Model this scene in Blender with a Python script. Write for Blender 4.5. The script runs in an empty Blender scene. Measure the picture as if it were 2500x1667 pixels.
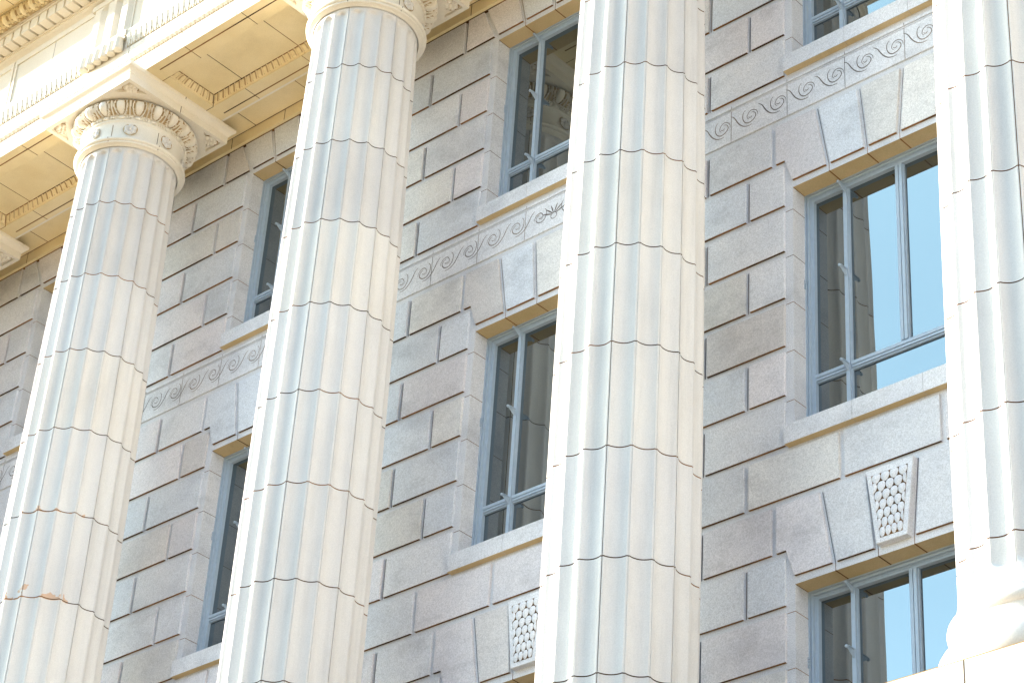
import bpy, math, random
from mathutils import Vector, Matrix
from mathutils.geometry import tessellate_polygon

R = math.radians
random.seed(7)
scene = bpy.context.scene
col = scene.collection

# ------------------------------------------------------------------ camera
cam_d = bpy.data.cameras.new('camera')
cam = bpy.data.objects.new('camera', cam_d)
col.objects.link(cam)
right = Vector((0.743925, 0.665684, 0.058658)).normalized()
fwd = Vector((-0.580536, 0.600295, 0.550113)).normalized()
up = right.cross(fwd).normalized()
M4 = Matrix.Identity(4)
for i in range(3):
    M4[i][0] = right[i]
    M4[i][1] = up[i]
    M4[i][2] = -fwd[i]
M4.translation = Vector((17.554165, -11.33112, -10.447945))
cam.matrix_world = M4
cam_d.sensor_width = 36
cam_d.lens = 5947.819 / 2500 * 36
cam_d.clip_start = 0.1
cam_d.clip_end = 3000
scene.camera = cam

# ------------------------------------------------------------------ light
SUN_EL = R(11.3)
SUN_PHI = R(-76)          # azimuth measured from the facade normal (-y), towards +x
to_sun = Vector((math.sin(SUN_PHI) * math.cos(SUN_EL), -math.cos(SUN_PHI) * math.cos(SUN_EL), math.sin(SUN_EL)))
sun_d = bpy.data.lights.new('sun', 'SUN')
sun_d.energy = 5.0
sun_d.angle = R(0.5)
sun_d.color = (1.0, 0.93, 0.82)
sun = bpy.data.objects.new('sun', sun_d)
sun.rotation_euler = to_sun.to_track_quat('Z', 'Y').to_euler()
sun.location = (0, -30, 40)
col.objects.link(sun)
world = bpy.data.worlds.new('World')
scene.world = world
world.use_nodes = True
wn = world.node_tree
sky = wn.nodes.new('ShaderNodeTexSky')
sky.sky_type = 'NISHITA'
sky.sun_disc = False
sky.sun_elevation = SUN_EL
# Blender: rotation 0 puts the sun at +Y, positive turns towards +X
sky.sun_rotation = math.atan2(to_sun.x, to_sun.y)
sky.air_density = 1.0
sky.dust_density = 1.0
sky.ozone_density = 3.0
wn.nodes['Background'].inputs['Strength'].default_value = 0.13
# made-up bright veil added to the sky to lighten the window reflections
tcw = wn.nodes.new('ShaderNodeTexCoord')
dp = wn.nodes.new('ShaderNodeVectorMath'); dp.operation = 'DOT_PRODUCT'
dp.inputs[1].default_value = (-0.60, -0.60, 0.53)
wn.links.new(tcw.outputs['Generated'], dp.inputs[0])
vr = wn.nodes.new('ShaderNodeMapRange'); vr.interpolation_type = 'SMOOTHSTEP'
vr.inputs['From Min'].default_value = 0.76; vr.inputs['From Max'].default_value = 0.98
wn.links.new(dp.outputs['Value'], vr.inputs['Value'])
vm = wn.nodes.new('ShaderNodeMapping'); vm.inputs['Scale'].default_value = (1.2, 3.0, 5.0)
wn.links.new(tcw.outputs['Generated'], vm.inputs['Vector'])
vn = wn.nodes.new('ShaderNodeTexNoise'); vn.inputs['Scale'].default_value = 2.0; vn.inputs['Detail'].default_value = 5
wn.links.new(vm.outputs[0], vn.inputs['Vector'])
vs_ = wn.nodes.new('ShaderNodeMapRange'); vs_.inputs['From Min'].default_value = 0.3; vs_.inputs['From Max'].default_value = 0.7
vs_.inputs['To Min'].default_value = 0.75; vs_.inputs['To Max'].default_value = 1.0
wn.links.new(vn.outputs['Fac'], vs_.inputs['Value'])
vp = wn.nodes.new('ShaderNodeMath'); vp.operation = 'MULTIPLY'
wn.links.new(vr.outputs[0], vp.inputs[0]); wn.links.new(vs_.outputs[0], vp.inputs[1])
vx = wn.nodes.new('ShaderNodeMix'); vx.data_type = 'RGBA'; vx.blend_type = 'ADD'
vx.inputs[7].default_value = (3.3, 4.6, 4.6, 1)
wn.links.new(vp.outputs[0], vx.inputs[0]); wn.links.new(sky.outputs[0], vx.inputs[6])
wn.links.new(vx.outputs[2], wn.nodes['Background'].inputs['Color'])
scene.view_settings.view_transform = 'Standard'
scene.view_settings.look = 'None'
scene.view_settings.exposure = 2.12
scene.view_settings.gamma = 1
scene.render.engine = 'CYCLES'
scene.cycles.max_bounces = 8
scene.cycles.diffuse_bounces = 6

# ------------------------------------------------------------------ measures
H = 0.40                  # course height
P = 3.094                 # bay spacing
W = 1.5625                # window opening width
D = 0.8334                # column axis in front of the wall
FR = 0.021                # how far the blocks stand proud
BAYS = range(-2, 5)
COLS = range(-2, 6)
X0, X1 = -2 * P - 1.54, 5 * P + 0.1
ZTOP = 3.6
ZST = -4.76               # top of the stylobate
GZ = -12.0

# ------------------------------------------------------------------ materials
def new_mat(name):
    m = bpy.data.materials.new(name)
    m.use_nodes = True
    nt = m.node_tree
    return m, nt, nt.nodes['Principled BSDF']

def N(nt, t, **kw):
    n = nt.nodes.new(t)
    for k, v in kw.items():
        setattr(n, k, v)
    return n

def ramp(nt, fac, stops):
    r = N(nt, 'ShaderNodeValToRGB')
    el = r.color_ramp.elements
    while len(el) < len(stops):
        el.new(0.5)
    for e, (p, c) in zip(el, stops):
        e.position = p
        e.color = (*c, 1)
    nt.links.new(fac, r.inputs[0])
    return r.outputs[0]

def mixc(nt, fac, a, b, mode='MIX'):
    m = N(nt, 'ShaderNodeMix', data_type='RGBA', blend_type=mode)
    for s, v in ((0, fac), (6, a), (7, b)):
        if isinstance(v, bpy.types.NodeSocket):
            nt.links.new(v, m.inputs[s])
        elif s == 0:
            m.inputs[0].default_value = v
        else:
            m.inputs[s].default_value = (*v, 1)
    return m.outputs[2]

def stone(name, base, dark, light, grime_and_shade, speck=0.25, tone=0.0, bump=0.25, stain=False, streak=(2.2, 2.2, 3.4)):
    m, nt, b = new_mat(name)
    L = nt.links.new
    pos = N(nt, 'ShaderNodeNewGeometry').outputs['Position']
    # big soft weathering blotches
    n1 = N(nt, 'ShaderNodeTexNoise'); n1.inputs['Scale'].default_value = 1.6; n1.inputs['Detail'].default_value = 6; n1.inputs['Roughness'].default_value = 0.62
    L(pos, n1.inputs['Vector'])
    c = ramp(nt, n1.outputs['Fac'], [(0.30, dark), (0.5, base), (0.72, light)])
    # sooty clouds
    mp = N(nt, 'ShaderNodeMapping'); mp.inputs['Scale'].default_value = streak; mp.inputs['Location'].default_value = (3.3, 1.7, 9.1)
    L(pos, mp.inputs['Vector'])
    n2 = N(nt, 'ShaderNodeTexNoise'); n2.inputs['Scale'].default_value = 1.0; n2.inputs['Detail'].default_value = 8; n2.inputs['Roughness'].default_value = 0.68
    L(mp.outputs[0], n2.inputs['Vector'])
    g = ramp(nt, n2.outputs['Fac'], [(0.50, (0, 0, 0)), (0.78, (grime_and_shade, grime_and_shade, grime_and_shade))])
    c = mixc(nt, g, c, tuple(x * 0.55 for x in dark))
    # grain of the stone
    n3 = N(nt, 'ShaderNodeTexNoise'); n3.inputs['Scale'].default_value = 120; n3.inputs['Detail'].default_value = 3; n3.inputs['Roughness'].default_value = 0.75
    L(pos, n3.inputs['Vector'])
    sp = ramp(nt, n3.outputs['Fac'], [(0.30, (1 - speck,) * 3), (0.60, (1, 1, 1)), (0.75, (1 + speck * 0.35,) * 3)])
    c = mixc(nt, 1.0, c, sp, 'MULTIPLY')
    if tone:
        at = N(nt, 'ShaderNodeAttribute', attribute_name='tone')
        c = mixc(nt, 1.0, c, at.outputs['Color'], 'MULTIPLY')
    if stain:
        # every drum was fired separately: a slightly different tone for each
        sz = N(nt, 'ShaderNodeSeparateXYZ'); L(pos, sz.inputs[0])
        dv = N(nt, 'ShaderNodeMath', operation='DIVIDE'); dv.inputs[1].default_value = 0.8; L(sz.outputs['Z'], dv.inputs[0])
        fl = N(nt, 'ShaderNodeMath', operation='FLOOR'); L(dv.outputs[0], fl.inputs[0])
        oi = N(nt, 'ShaderNodeObjectInfo')
        ad = N(nt, 'ShaderNodeMath', operation='MULTIPLY_ADD'); L(oi.outputs['Random'], ad.inputs[0]); ad.inputs[1].default_value = 57.0; L(fl.outputs[0], ad.inputs[2])
        wnz = N(nt, 'ShaderNodeTexWhiteNoise', noise_dimensions='1D'); L(ad.outputs[0], wnz.inputs['W'])
        c = mixc(nt, 1.0, c, ramp(nt, wnz.outputs['Value'], [(0.0, (0.91, 0.90, 0.89)), (0.5, (0.98, 0.98, 0.98)), (1.0, (1.02, 1.0, 0.96))]), 'MULTIPLY')
        # rust coloured stains just above two drum joints of the far column
        sx = N(nt, 'ShaderNodeSeparateXYZ'); L(pos, sx.inputs[0])
        def win(sock, lo, hi):
            a = N(nt, 'ShaderNodeMath', operation='GREATER_THAN'); a.inputs[1].default_value = lo; L(sock, a.inputs[0])
            d = N(nt, 'ShaderNodeMath', operation='LESS_THAN'); d.inputs[1].default_value = hi; L(sock, d.inputs[0])
            e = N(nt, 'ShaderNodeMath', operation='MULTIPLY'); L(a.outputs[0], e.inputs[0]); L(d.outputs[0], e.inputs[1])
            return e.outputs[0]
        def mul(a_, b_):
            e = N(nt, 'ShaderNodeMath', operation='MULTIPLY'); L(a_, e.inputs[0]); L(b_, e.inputs[1]); return e.outputs[0]
        n5 = N(nt, 'ShaderNodeTexNoise'); n5.inputs['Scale'].default_value = 9; n5.inputs['Detail'].default_value = 4
        L(pos, n5.inputs['Vector'])
        tot = None
        for z0, hh in ((-1.6, 0.12), (-0.8, 0.06)):
            zz = N(nt, 'ShaderNodeMath', operation='SUBTRACT'); zz.inputs[1].default_value = z0; L(sx.outputs['Z'], zz.inputs[0])
            hgt = N(nt, 'ShaderNodeMath', operation='MULTIPLY_ADD'); L(n5.outputs['Fac'], hgt.inputs[0]); hgt.inputs[1].default_value = hh * 4; hgt.inputs[2].default_value = -hh * 2.05
            under = N(nt, 'ShaderNodeMath', operation='LESS_THAN'); L(zz.outputs[0], under.inputs[0]); L(hgt.outputs[0], under.inputs[1])
            f = mul(under.outputs[0], mul(win(zz.outputs[0], -0.01, hh), mul(win(sx.outputs['X'], 2.35, 2.78), win(sx.outputs['Y'], -1.6, -0.9))))
            if tot is None: tot = f
            else:
                e = N(nt, 'ShaderNodeMath', operation='MAXIMUM'); L(tot, e.inputs[0]); L(f, e.inputs[1]); tot = e.outputs[0]
        c = mixc(nt, mul(tot, N_val(nt, 0.6)), c, (0.62, 0.30, 0.10))
    L(c, b.inputs['Base Color'])
    b.inputs['Roughness'].default_value = 0.75
    b.inputs['Specular IOR Level'].default_value = 0.25
    bp = N(nt, 'ShaderNodeBump'); bp.inputs['Strength'].default_value = bump; bp.inputs['Distance'].default_value = 0.004
    n4 = N(nt, 'ShaderNodeTexNoise'); n4.inputs['Scale'].default_value = 60; n4.inputs['Detail'].default_value = 6; n4.inputs['Roughness'].default_value = 0.7
    L(pos, n4.inputs['Vector']); L(n4.outputs['Fac'], bp.inputs['Height'])
    L(bp.outputs[0], b.inputs['Normal'])
    return m

def N_val(nt, v):
    n = N(nt, 'ShaderNodeValue'); n.outputs[0].default_value = v
    return n.outputs[0]

MAT = {}
MAT['wall'] = stone('wall_stone', (0.72, 0.735, 0.77), (0.63, 0.65, 0.70), (0.78, 0.78, 0.80), 0.55, 0.36, tone=1)
MAT['column'] = stone('column_terracotta', (0.76, 0.735, 0.705), (0.72, 0.695, 0.665), (0.79, 0.77, 0.735), 0.26, 0.12, bump=0.12, stain=True, streak=(14.0, 14.0, 1.1))
MAT['cream'] = stone('entablature_stone', (0.84, 0.79, 0.69), (0.80, 0.74, 0.63), (0.87, 0.83, 0.75), 0.12, 0.10, bump=0.12)
MAT['bounce_tint'] = stone('bounce_tinted_underside', (0.60, 0.47, 0.27), (0.52, 0.40, 0.21), (0.66, 0.53, 0.33), 0.3, 0.15, bump=0.12)  # warm bounce light put into the colour of lintel and sill undersides
MAT['soffit'] = stone('bounce_gold_soffit', (0.82, 0.70, 0.44), (0.76, 0.63, 0.37), (0.86, 0.75, 0.51), 0.22, 0.12, bump=0.12)  # golden bounce light put into the soffit colour

def joint_mat(name, a, b_):
    m, nt, b = new_mat(name)
    n = N(nt, 'ShaderNodeTexNoise'); n.inputs['Scale'].default_value = 1.3; n.inputs['Detail'].default_value = 5
    nt.links.new(N(nt, 'ShaderNodeNewGeometry').outputs['Position'], n.inputs['Vector'])
    nt.links.new(ramp(nt, n.outputs['Fac'], [(0.42, a), (0.6, b_)]), b.inputs['Base Color'])
    b.inputs['Roughness'].default_value = 0.95
    b.inputs['Specular IOR Level'].default_value = 0.1
    return m
MAT['drum_joint'] = joint_mat('rusty_drum_joint', (0.10, 0.055, 0.028), (0.36, 0.17, 0.06))
MAT['joint'] = joint_mat('mortar_and_painted_shade', (0.07, 0.042, 0.024), (0.26, 0.13, 0.05))  # mortar, also painted on block undersides as shade
MAT['grime_and_shade'] = joint_mat('dirt_and_shade_in_hollows', (0.42, 0.30, 0.16), (0.55, 0.44, 0.28))  # groove dirt, with relief shade painted into carved hollows for contrast
MAT['seam'] = joint_mat('grey_seam', (0.10, 0.11, 0.135), (0.26, 0.22, 0.21))
MAT['line'] = joint_mat('dark_incised_line', (0.11, 0.10, 0.10), (0.24, 0.19, 0.16))  # dark colour of the flat ribbons drawn for incised lines

m, nt, b = new_mat('painted_steel_frame')
n = N(nt, 'ShaderNodeTexNoise'); n.inputs['Scale'].default_value = 25; n.inputs['Detail'].default_value = 5
nt.links.new(N(nt, 'ShaderNodeNewGeometry').outputs['Position'], n.inputs['Vector'])
nt.links.new(ramp(nt, n.outputs['Fac'], [(0.3, (0.34, 0.43, 0.53)), (0.7, (0.38, 0.47, 0.57))]), b.inputs['Base Color'])
b.inputs['Roughness'].default_value = 0.45
MAT['frame'] = m

m, nt, b = new_mat('reflective_glass')
b.inputs['Base Color'].default_value = (0.02, 0.022, 0.024, 1)
b.inputs['Roughness'].default_value = 0.3
b.inputs['Specular IOR Level'].default_value = 0.0
gl = N(nt, 'ShaderNodeBsdfGlossy'); gl.inputs['Roughness'].default_value = 0.012
gl.inputs['Color'].default_value = (0.78, 0.90, 0.95, 1)
wv = N(nt, 'ShaderNodeTexNoise'); wv.inputs['Scale'].default_value = 0.9; wv.inputs['Detail'].default_value = 1
nt.links.new(N(nt, 'ShaderNodeNewGeometry').outputs['Position'], wv.inputs['Vector'])
bp = N(nt, 'ShaderNodeBump'); bp.inputs['Strength'].default_value = 0.06; bp.inputs['Distance'].default_value = 0.05
nt.links.new(wv.outputs['Fac'], bp.inputs['Height']); nt.links.new(bp.outputs[0], gl.inputs['Normal'])
mx = N(nt, 'ShaderNodeMixShader'); mx.inputs[0].default_value = 0.25
nt.links.new(b.outputs[0], mx.inputs[1]); nt.links.new(gl.outputs[0], mx.inputs[2])
nt.links.new(mx.outputs[0], nt.nodes['Material Output'].inputs['Surface'])
MAT['glass'] = m

m, nt, b = new_mat('plaza_paving')
geo = N(nt, 'ShaderNodeNewGeometry').outputs['Position']
br = N(nt, 'ShaderNodeTexBrick'); br.inputs['Scale'].default_value = 0.8
br.inputs['Color1'].default_value = (0.30, 0.18, 0.055, 1); br.inputs['Color2'].default_value = (0.26, 0.155, 0.05, 1); br.inputs['Mortar'].default_value = (0.2, 0.15, 0.1, 1)
br.inputs['Mortar Size'].default_value = 0.01
nt.links.new(geo, br.inputs['Vector']); nt.links.new(br.outputs['Color'], b.inputs['Base Color'])
b.inputs['Roughness'].default_value = 0.9
MAT['ground'] = m

# ------------------------------------------------------------------ mesh builder
class MB:
    def __init__(s):
        s.v = []; s.f = []; s.m = []; s.t = []; s.sm = []
    def add(s, vs, fs, mat=0, tone=(1, 1, 1), smooth=False):
        o = len(s.v)
        s.v += [tuple(v) for v in vs]
        for f in fs:
            s.f.append([o + i for i in f]); s.m.append(mat); s.t.append(tone); s.sm.append(smooth)
    def box(s, x0, x1, y0, y1, z0, z1, mat=0, tone=(1, 1, 1), skip=''):
        vs = [(x0, y0, z0), (x1, y0, z0), (x1, y1, z0), (x0, y1, z0), (x0, y0, z1), (x1, y0, z1), (x1, y1, z1), (x0, y1, z1)]
        fs = {'b': (0, 3, 2, 1), 't': (4, 5, 6, 7), 'f': (0, 1, 5, 4), 'r': (1, 2, 6, 5), 'k': (2, 3, 7, 6), 'l': (3, 0, 4, 7)}
        s.add(vs, [f for k, f in fs.items() if k not in skip], mat, tone)
    def slab(s, poly, y_back, y_front, ch=0.003, mat=0, tone=(1, 1, 1), edge=None):
        """poly: (x,z) counter-clockwise seen from -y; a chamfered raised block"""
        n = len(poly)
        ins = []
        for i in range(n):
            p0 = Vector(poly[i - 1]); p1 = Vector(poly[i]); p2 = Vector(poly[(i + 1) % n])
            d1 = (p1 - p0).normalized(); d2 = (p2 - p1).normalized()
            n1 = Vector((-d1.y, d1.x)); n2 = Vector((-d2.y, d2.x))
            k = 1 + n1.dot(n2)
            off = (n1 + n2) / max(k, 0.3) * ch
            ins.append(p1 + off)
        vs = [(x, y_back, z) for x, z in poly] + [(x, y_front + ch, z) for x, z in poly] + [(p.x, y_front, p.y) for p in ins]
        fs = []
        for i in range(n):
            j = (i + 1) % n
            fs.append((i, j, n + j, n + i)); fs.append((n + i, n + j, 2 * n + j, 2 * n + i))
        for i, f in enumerate(fs):
            em = mat
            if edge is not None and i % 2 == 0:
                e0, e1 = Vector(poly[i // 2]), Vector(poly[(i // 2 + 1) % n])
                if (e1 - e0).x > abs((e1 - e0).y): em = edge      # block underside painted dark, shade put into its colour
            s.add([vs[q] for q in f], [(0, 1, 2, 3)], em, tone)
        s.add([vs[q] for q in range(2 * n, 3 * n)], [], mat, tone)
        tri = tessellate_polygon([[Vector((p.x, p.y, 0)) for p in ins]])
        fs2 = []
        for t in tri:
            a, b_, c = (ins[i] for i in t)
            if (b_ - a).cross(c - a) < 0 if hasattr(a, 'cross') and len(a) == 2 else False:
                t = (t[0], t[2], t[1])
            fs2.append(t)
        o = len(s.v) - n
        for t in fs2:
            s.f.append([o + i for i in t]); s.m.append(mat); s.t.append(tone); s.sm.append(False)
    def grid(s, fn, us, vs_, mat=0, closed=False, smooth=True, flip=False):
        pts = [fn(u, v) for u in us for v in vs_]
        nv = len(vs_); nu = len(us); fs = []
        for i in range(nu if closed else nu - 1):
            for j in range(nv - 1):
                a = i * nv + j; b_ = ((i + 1) % nu) * nv + j
                q = (a, b_, b_ + 1, a + 1)
                fs.append(q[::-1] if flip else q)
        s.add(pts, fs, mat, smooth=smooth)
    def lathe(s, prof, cx=0, cy=0, n=96, mat=0, flip=False):
        s.grid(lambda u, v: (cx + prof[v][0] * math.sin(u), cy - prof[v][0] * math.cos(u), prof[v][1]),
               [2 * math.pi * i / n for i in range(n)], range(len(prof)), mat, closed=True, flip=flip)
    def stroke(s, pts, w, axis='y', lift=0.0, mat=0, taper=True):
        """a thin raised ribbon along a polyline in a plane; pts are 3-D"""
        pts = [Vector(p) for p in pts]
        nrm = {'y': Vector((0, -1, 0)), 'z': Vector((0, 0, -1))}[axis]
        n = len(pts); L_, R_ = [], []
        for i, p in enumerate(pts):
            d = (pts[min(i + 1, n - 1)] - pts[max(i - 1, 0)]).normalized()
            sd = d.cross(nrm).normalized()
            t = i / (n - 1)
            ww = w * (0.45 + 0.55 * math.sin(math.pi * min(max(t, 0.0), 1.0)) if taper else 1) / 2
            L_.append(p + sd * ww + nrm * lift); R_.append(p - sd * ww + nrm * lift)
        vs = L_ + R_
        s.add(vs, [(i, i + 1, n + i + 1, n + i) for i in range(n - 1)], mat)
    def build(s, name, mats, parent=None, sharp=35, loc=(0, 0, 0)):
        me = bpy.data.meshes.new(name)
        me.from_pydata(s.v, [], s.f)
        for k in (mats if isinstance(mats, (list, tuple)) else [mats]):
            me.materials.append(MAT[k])
        me.polygons.foreach_set('material_index', s.m)
        me.polygons.foreach_set('use_smooth', s.sm)
        if any(t != (1, 1, 1) for t in s.t) or 'wall' in (mats if isinstance(mats, (list, tuple)) else [mats]):
            a = me.color_attributes.new('tone', 'FLOAT_COLOR', 'CORNER')
            dat = []
            for f, t in zip(s.f, s.t):
                dat += [t[0], t[1], t[2], 1.0] * len(f)
            a.data.foreach_set('color', dat)
        me.update()
        if any(s.sm):
            me.set_sharp_from_angle(angle=R(sharp))
        o = bpy.data.objects.new(name, me)
        o.location = loc
        col.objects.link(o)
        if parent is not None:
            o.parent = parent
        return o

def copy_tree(o, parent=None, dx=0.0):
    c = o.copy(); col.objects.link(c); c.parent = parent
    c.location = (o.location.x + dx, o.location.y, o.location.z)
    for ch in list(o.children):
        copy_tree(ch, c, 0.0)
    return c

# ------------------------------------------------------------------ setting
gm = MB(); gm.add([(-700, -700, GZ), (700, -700, GZ), (700, 700, GZ), (-700, 700, GZ)], [(0, 1, 2, 3)])
go = gm.build('ground', 'ground'); go['kind'] = 'structure'

bld = bpy.data.objects.new('stone_building', None)
bld.location = (0, 0, 0)
col.objects.link(bld)
bld['label'] = 'pale stone civic building with tall fluted columns in front of an ashlar wall with windows'
bld['category'] = 'building'

# ------------------------------------------------------------------ wall
def bayx(b): return b * P
LZ = {0: 3.2, 1: 0.195, 2: 0.195 - 3.2}        # lintel soffit heights of the three storeys
SZ = {0: 1.253, 1: -1.965, 2: -4.62}            # sill undersides
SILLH = 0.145
wall = MB()
YB = 0.55
wt = (0.97, 0.97, 0.97)
# piers and spandrels, hung together without overlapping
edges = []
wall.box(X0 - 1.5, bayx(-2), 0, YB, GZ, 4.0, tone=wt)
for b in BAYS:
    x = bayx(b)
    wall.box(x + W, x + P, 0, YB, GZ, 4.0, tone=wt)
    wall.box(x, x + W, 0, YB, LZ[0], 4.0, tone=wt, skip='lr')
    wall.box(x, x + W, 0, YB, LZ[1], SZ[0] + 0.10, tone=wt, skip='lr')
    wall.box(x, x + W, 0, YB, LZ[2], SZ[1] + 0.10, tone=wt, skip='lr')
    wall.box(x, x + W, 0, YB, GZ, SZ[2] + 0.10, tone=wt, skip='lr')

GAPV = 0.02
def tone():
    r = random.random()
    k = random.uniform(0.90, 1.06)
    if r < 0.22: return (k * 0.955, k * 0.985, k * 1.01)      # bluer grey block
    if r < 0.45: return (k * 1.02, k * 0.975, k * 0.965)      # pinker block
    if r < 0.65: return (k * 1.02, k * 0.99, k * 0.93)        # beige block
    if r < 0.71: return (k * 0.92, k * 0.87, k * 0.82)        # browner block
    return (k, k, k)
def blk(x0, x1, ztop, zbot=None, poly=None):
    if poly is None:
        poly = [(x0, zbot), (x1, zbot), (x1, ztop), (x0, ztop)]
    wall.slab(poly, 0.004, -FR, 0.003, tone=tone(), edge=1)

def hair(x0, x1, z, w=0.004):
    """mortar hairline across the smooth margins"""
    wall.box(x0, x1, -0.0012, 0.01, z - w / 2, z + w / 2, mat=1, skip='k')
CH = 0.052
for m_ in range(-9, 12):
    zt = -m_ * H; zb = zt - H + CH
    if m_ == -3:
        zt = 1.25
        continue
    full = m_ in (5,)
    for b in list(BAYS):
        x = bayx(b)
        xl, xr = x + W, x + P            # the pier to the right of this window
        if full:
            for (a, c) in ((-0.39, 0.39), (0.39, 1.172), (1.172, 1.953), (1.953, P - 0.39)):
                if a < 1.9:
                    blk(x + a + GAPV, x + c - GAPV, zt, zb)
            blk(x + 1.953 + GAPV, x + P - 0.39 - GAPV, zt, zb)
            continue
        lint = m_ in (-2, 6)
        top = m_ == -9
        e = 0.18 if lint else 0.067
        jl, jr = xl + e, xr - e
        if top:
            jl, jr = xl + 0.0, xr - 0.0
        mid = (xl + xr) / 2
        if m_ % 2 != 0:
            cuts = [mid - 0.376, mid + 0.376]
        else:
            cuts = [mid]
        xs = [None] + cuts + [None]
        for cc in cuts:
            wall.box(cc - 0.006, cc + 0.001, -0.0012, 0.01, zb, zt + 0.001, mat=2, skip='k')
        for i in range(len(xs) - 1):
            a = xs[i] + GAPV if xs[i] is not None else jl
            c = xs[i + 1] - GAPV if xs[i + 1] is not None else jr
            if top and xs[i] is None:
                blk(0, 0, 0, poly=[(xl + 0.045, zb), (c, zb), (c, zt), (xl + 0.19, zt)])
            elif top and xs[i + 1] is None:
                blk(0, 0, 0, poly=[(a, zb), (xr - 0.045, zb), (xr - 0.19, zt), (a, zt)])
            else:
                blk(a, c, zt, zb)
        # lintel fans (voussoirs)
        if lint or top:
            zs = zb if top else zt - 0.605 + 0.055
            tj = [0.225, 0.595, 0.967, 1.337]
            bj = [0.318, 0.645, 0.917, 1.244]
            if top:
                bj = [0.305, 0.640, 0.922, 1.257]
            pls = []
            for i in range(3):
                if lint and m_ == 6 and i == 1:
                    continue
                pls.append([(x + bj[i] + GAPV, zs), (x + bj[i + 1] - GAPV, zs), (x + tj[i + 1] - GAPV, zt), (x + tj[i] + GAPV, zt)])
            if top:
                pls.append([(x + 0.005, zs), (x + bj[0] - GAPV, zs), (x + tj[0] - GAPV, zt), (x - 0.145, zt)])
                pls.append([(x + bj[3] + GAPV, zs), (x + W - 0.005, zs), (x + W + 0.145, zt), (x + tj[3] + GAPV, zt)])
            else:
                zn = zt - H + CH
                pls.append([(x + 0.005, zs), (x + bj[0] - GAPV, zs), (x + tj[0] - GAPV, zt), (x - 0.14, zt), (x - 0.14, zn), (x - 0.062, zn)])
                pls.append([(x + bj[3] + GAPV, zs), (x + W - 0.005, zs), (x + W + 0.062, zn), (x + W + 0.14, zn), (x + W + 0.14, zt), (x + tj[3] + GAPV, zt)])
            for pl in pls:
                blk(0, 0, 0, poly=pl)
            for t_, b_ in zip(tj, bj):
                wall.add([(x + b_ - 0.0028, -0.0012, zs), (x + b_ + 0.0028, -0.0012, zs), (x + t_ + 0.0028, -0.0012, zt), (x + t_ - 0.0028, -0.0012, zt)], [(0, 1, 2, 3)], 2)
            zl = zt - 0.605 if lint else 3.2
            wall.add([(x, 0.0, zl - 0.0008), (x, 0.30, zl - 0.0008), (x + W, 0.30, zl - 0.0008), (x + W, 0.0, zl - 0.0008)], [(0, 1, 2, 3)], 3)  # bounce-tinted sheet over the lintel underside
            # open joints across the soffit and up the margin
            for q in bj:
                wall.box(x + q - 0.005, x + q + 0.005, 0.0, 0.138, zl - 0.0015, zl + 0.004, mat=1, skip='t')
                wall.box(x + q - 0.002, x + q + 0.002, -0.0012, 0.01, zl, zl + 0.055, mat=1, skip='k')
            for sx in (0, W):
                wall.box(x + sx - 0.004 if sx else x + 0.0, x + sx if sx else x + 0.004, 0.0, 0.138, zl - 0.002, zl + 0.004, mat=1, skip='t')
    # hairlines on the jamb margins and reveals
for b in BAYS:
    x = bayx(b)
    for st, (n0, n1) in ((0, (-7, -4)), (1, (0, 4)), (2, (8, 11))):
        for n_ in range(n0, n1 + 1):
            z = -n_ * H
            hair(x - 0.062, x - 0.0005, z); hair(x + W + 0.0005, x + W + 0.062, z)
            wall.box(x - 0.01, x + 0.0012, 0.0, 0.138, z - 0.002, z + 0.002, mat=1)
            wall.box(x + W - 0.0012, x + W + 0.01, 0.0, 0.138, z - 0.002, z + 0.002, mat=1)
wo = wall.build('wall', ['wall', 'joint', 'seam', 'bounce_tint'], bld)

# ------------------------------------------------------------------ carved scroll frieze (one strip per bay)
SC = [
 [(-0.181, 0.087), (-0.161, 0.074), (-0.141, 0.05), (-0.121, 0.012), (-0.096, -0.027), (-0.066, -0.057), (-0.037, -0.072), (-0.007, -0.078), (0.017, -0.075)],
 [(-0.043, 0.084), (-0.06, 0.067), (-0.068, 0.036), (-0.064, 0.002), (-0.049, -0.028), (-0.027, -0.046), (-0.003, -0.05), (0.026, -0.042), (0.046, -0.024), (0.054, -0.004), (0.048, 0.017), (0.031, 0.033), (0.014, 0.037)],
 [(0.072, -0.008), (0.07, 0.016), (0.055, 0.04), (0.033, 0.054), (0.011, 0.057), (-0.011, 0.046), (-0.025, 0.02), (-0.023, -0.003), (-0.008, -0.018)],
 [(-0.014, 0.007), (-0.001, -0.006), (0.014, -0.004), (0.02, 0.006)]]
def smooth_pts(pts, k=4):
    out = []
    n = len(pts)
    for i in range(n - 1):
        p0 = Vector(pts[max(i - 1, 0)]); p1 = Vector(pts[i]); p2 = Vector(pts[i + 1]); p3 = Vector(pts[min(i + 2, n - 1)])
        for j in range(k):
            t = j / k
            out.append(0.5 * ((2 * p1) + (-p0 + p2) * t + (2 * p0 - 5 * p1 + 4 * p2 - p3) * t * t + (-p0 + 3 * p1 - 3 * p2 + p3) * t ** 3))
    out.append(Vector(pts[-1]))
    return out
XC = 2 * P + W / 2                    # axis of symmetry of the front
NSC = P / 12
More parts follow.
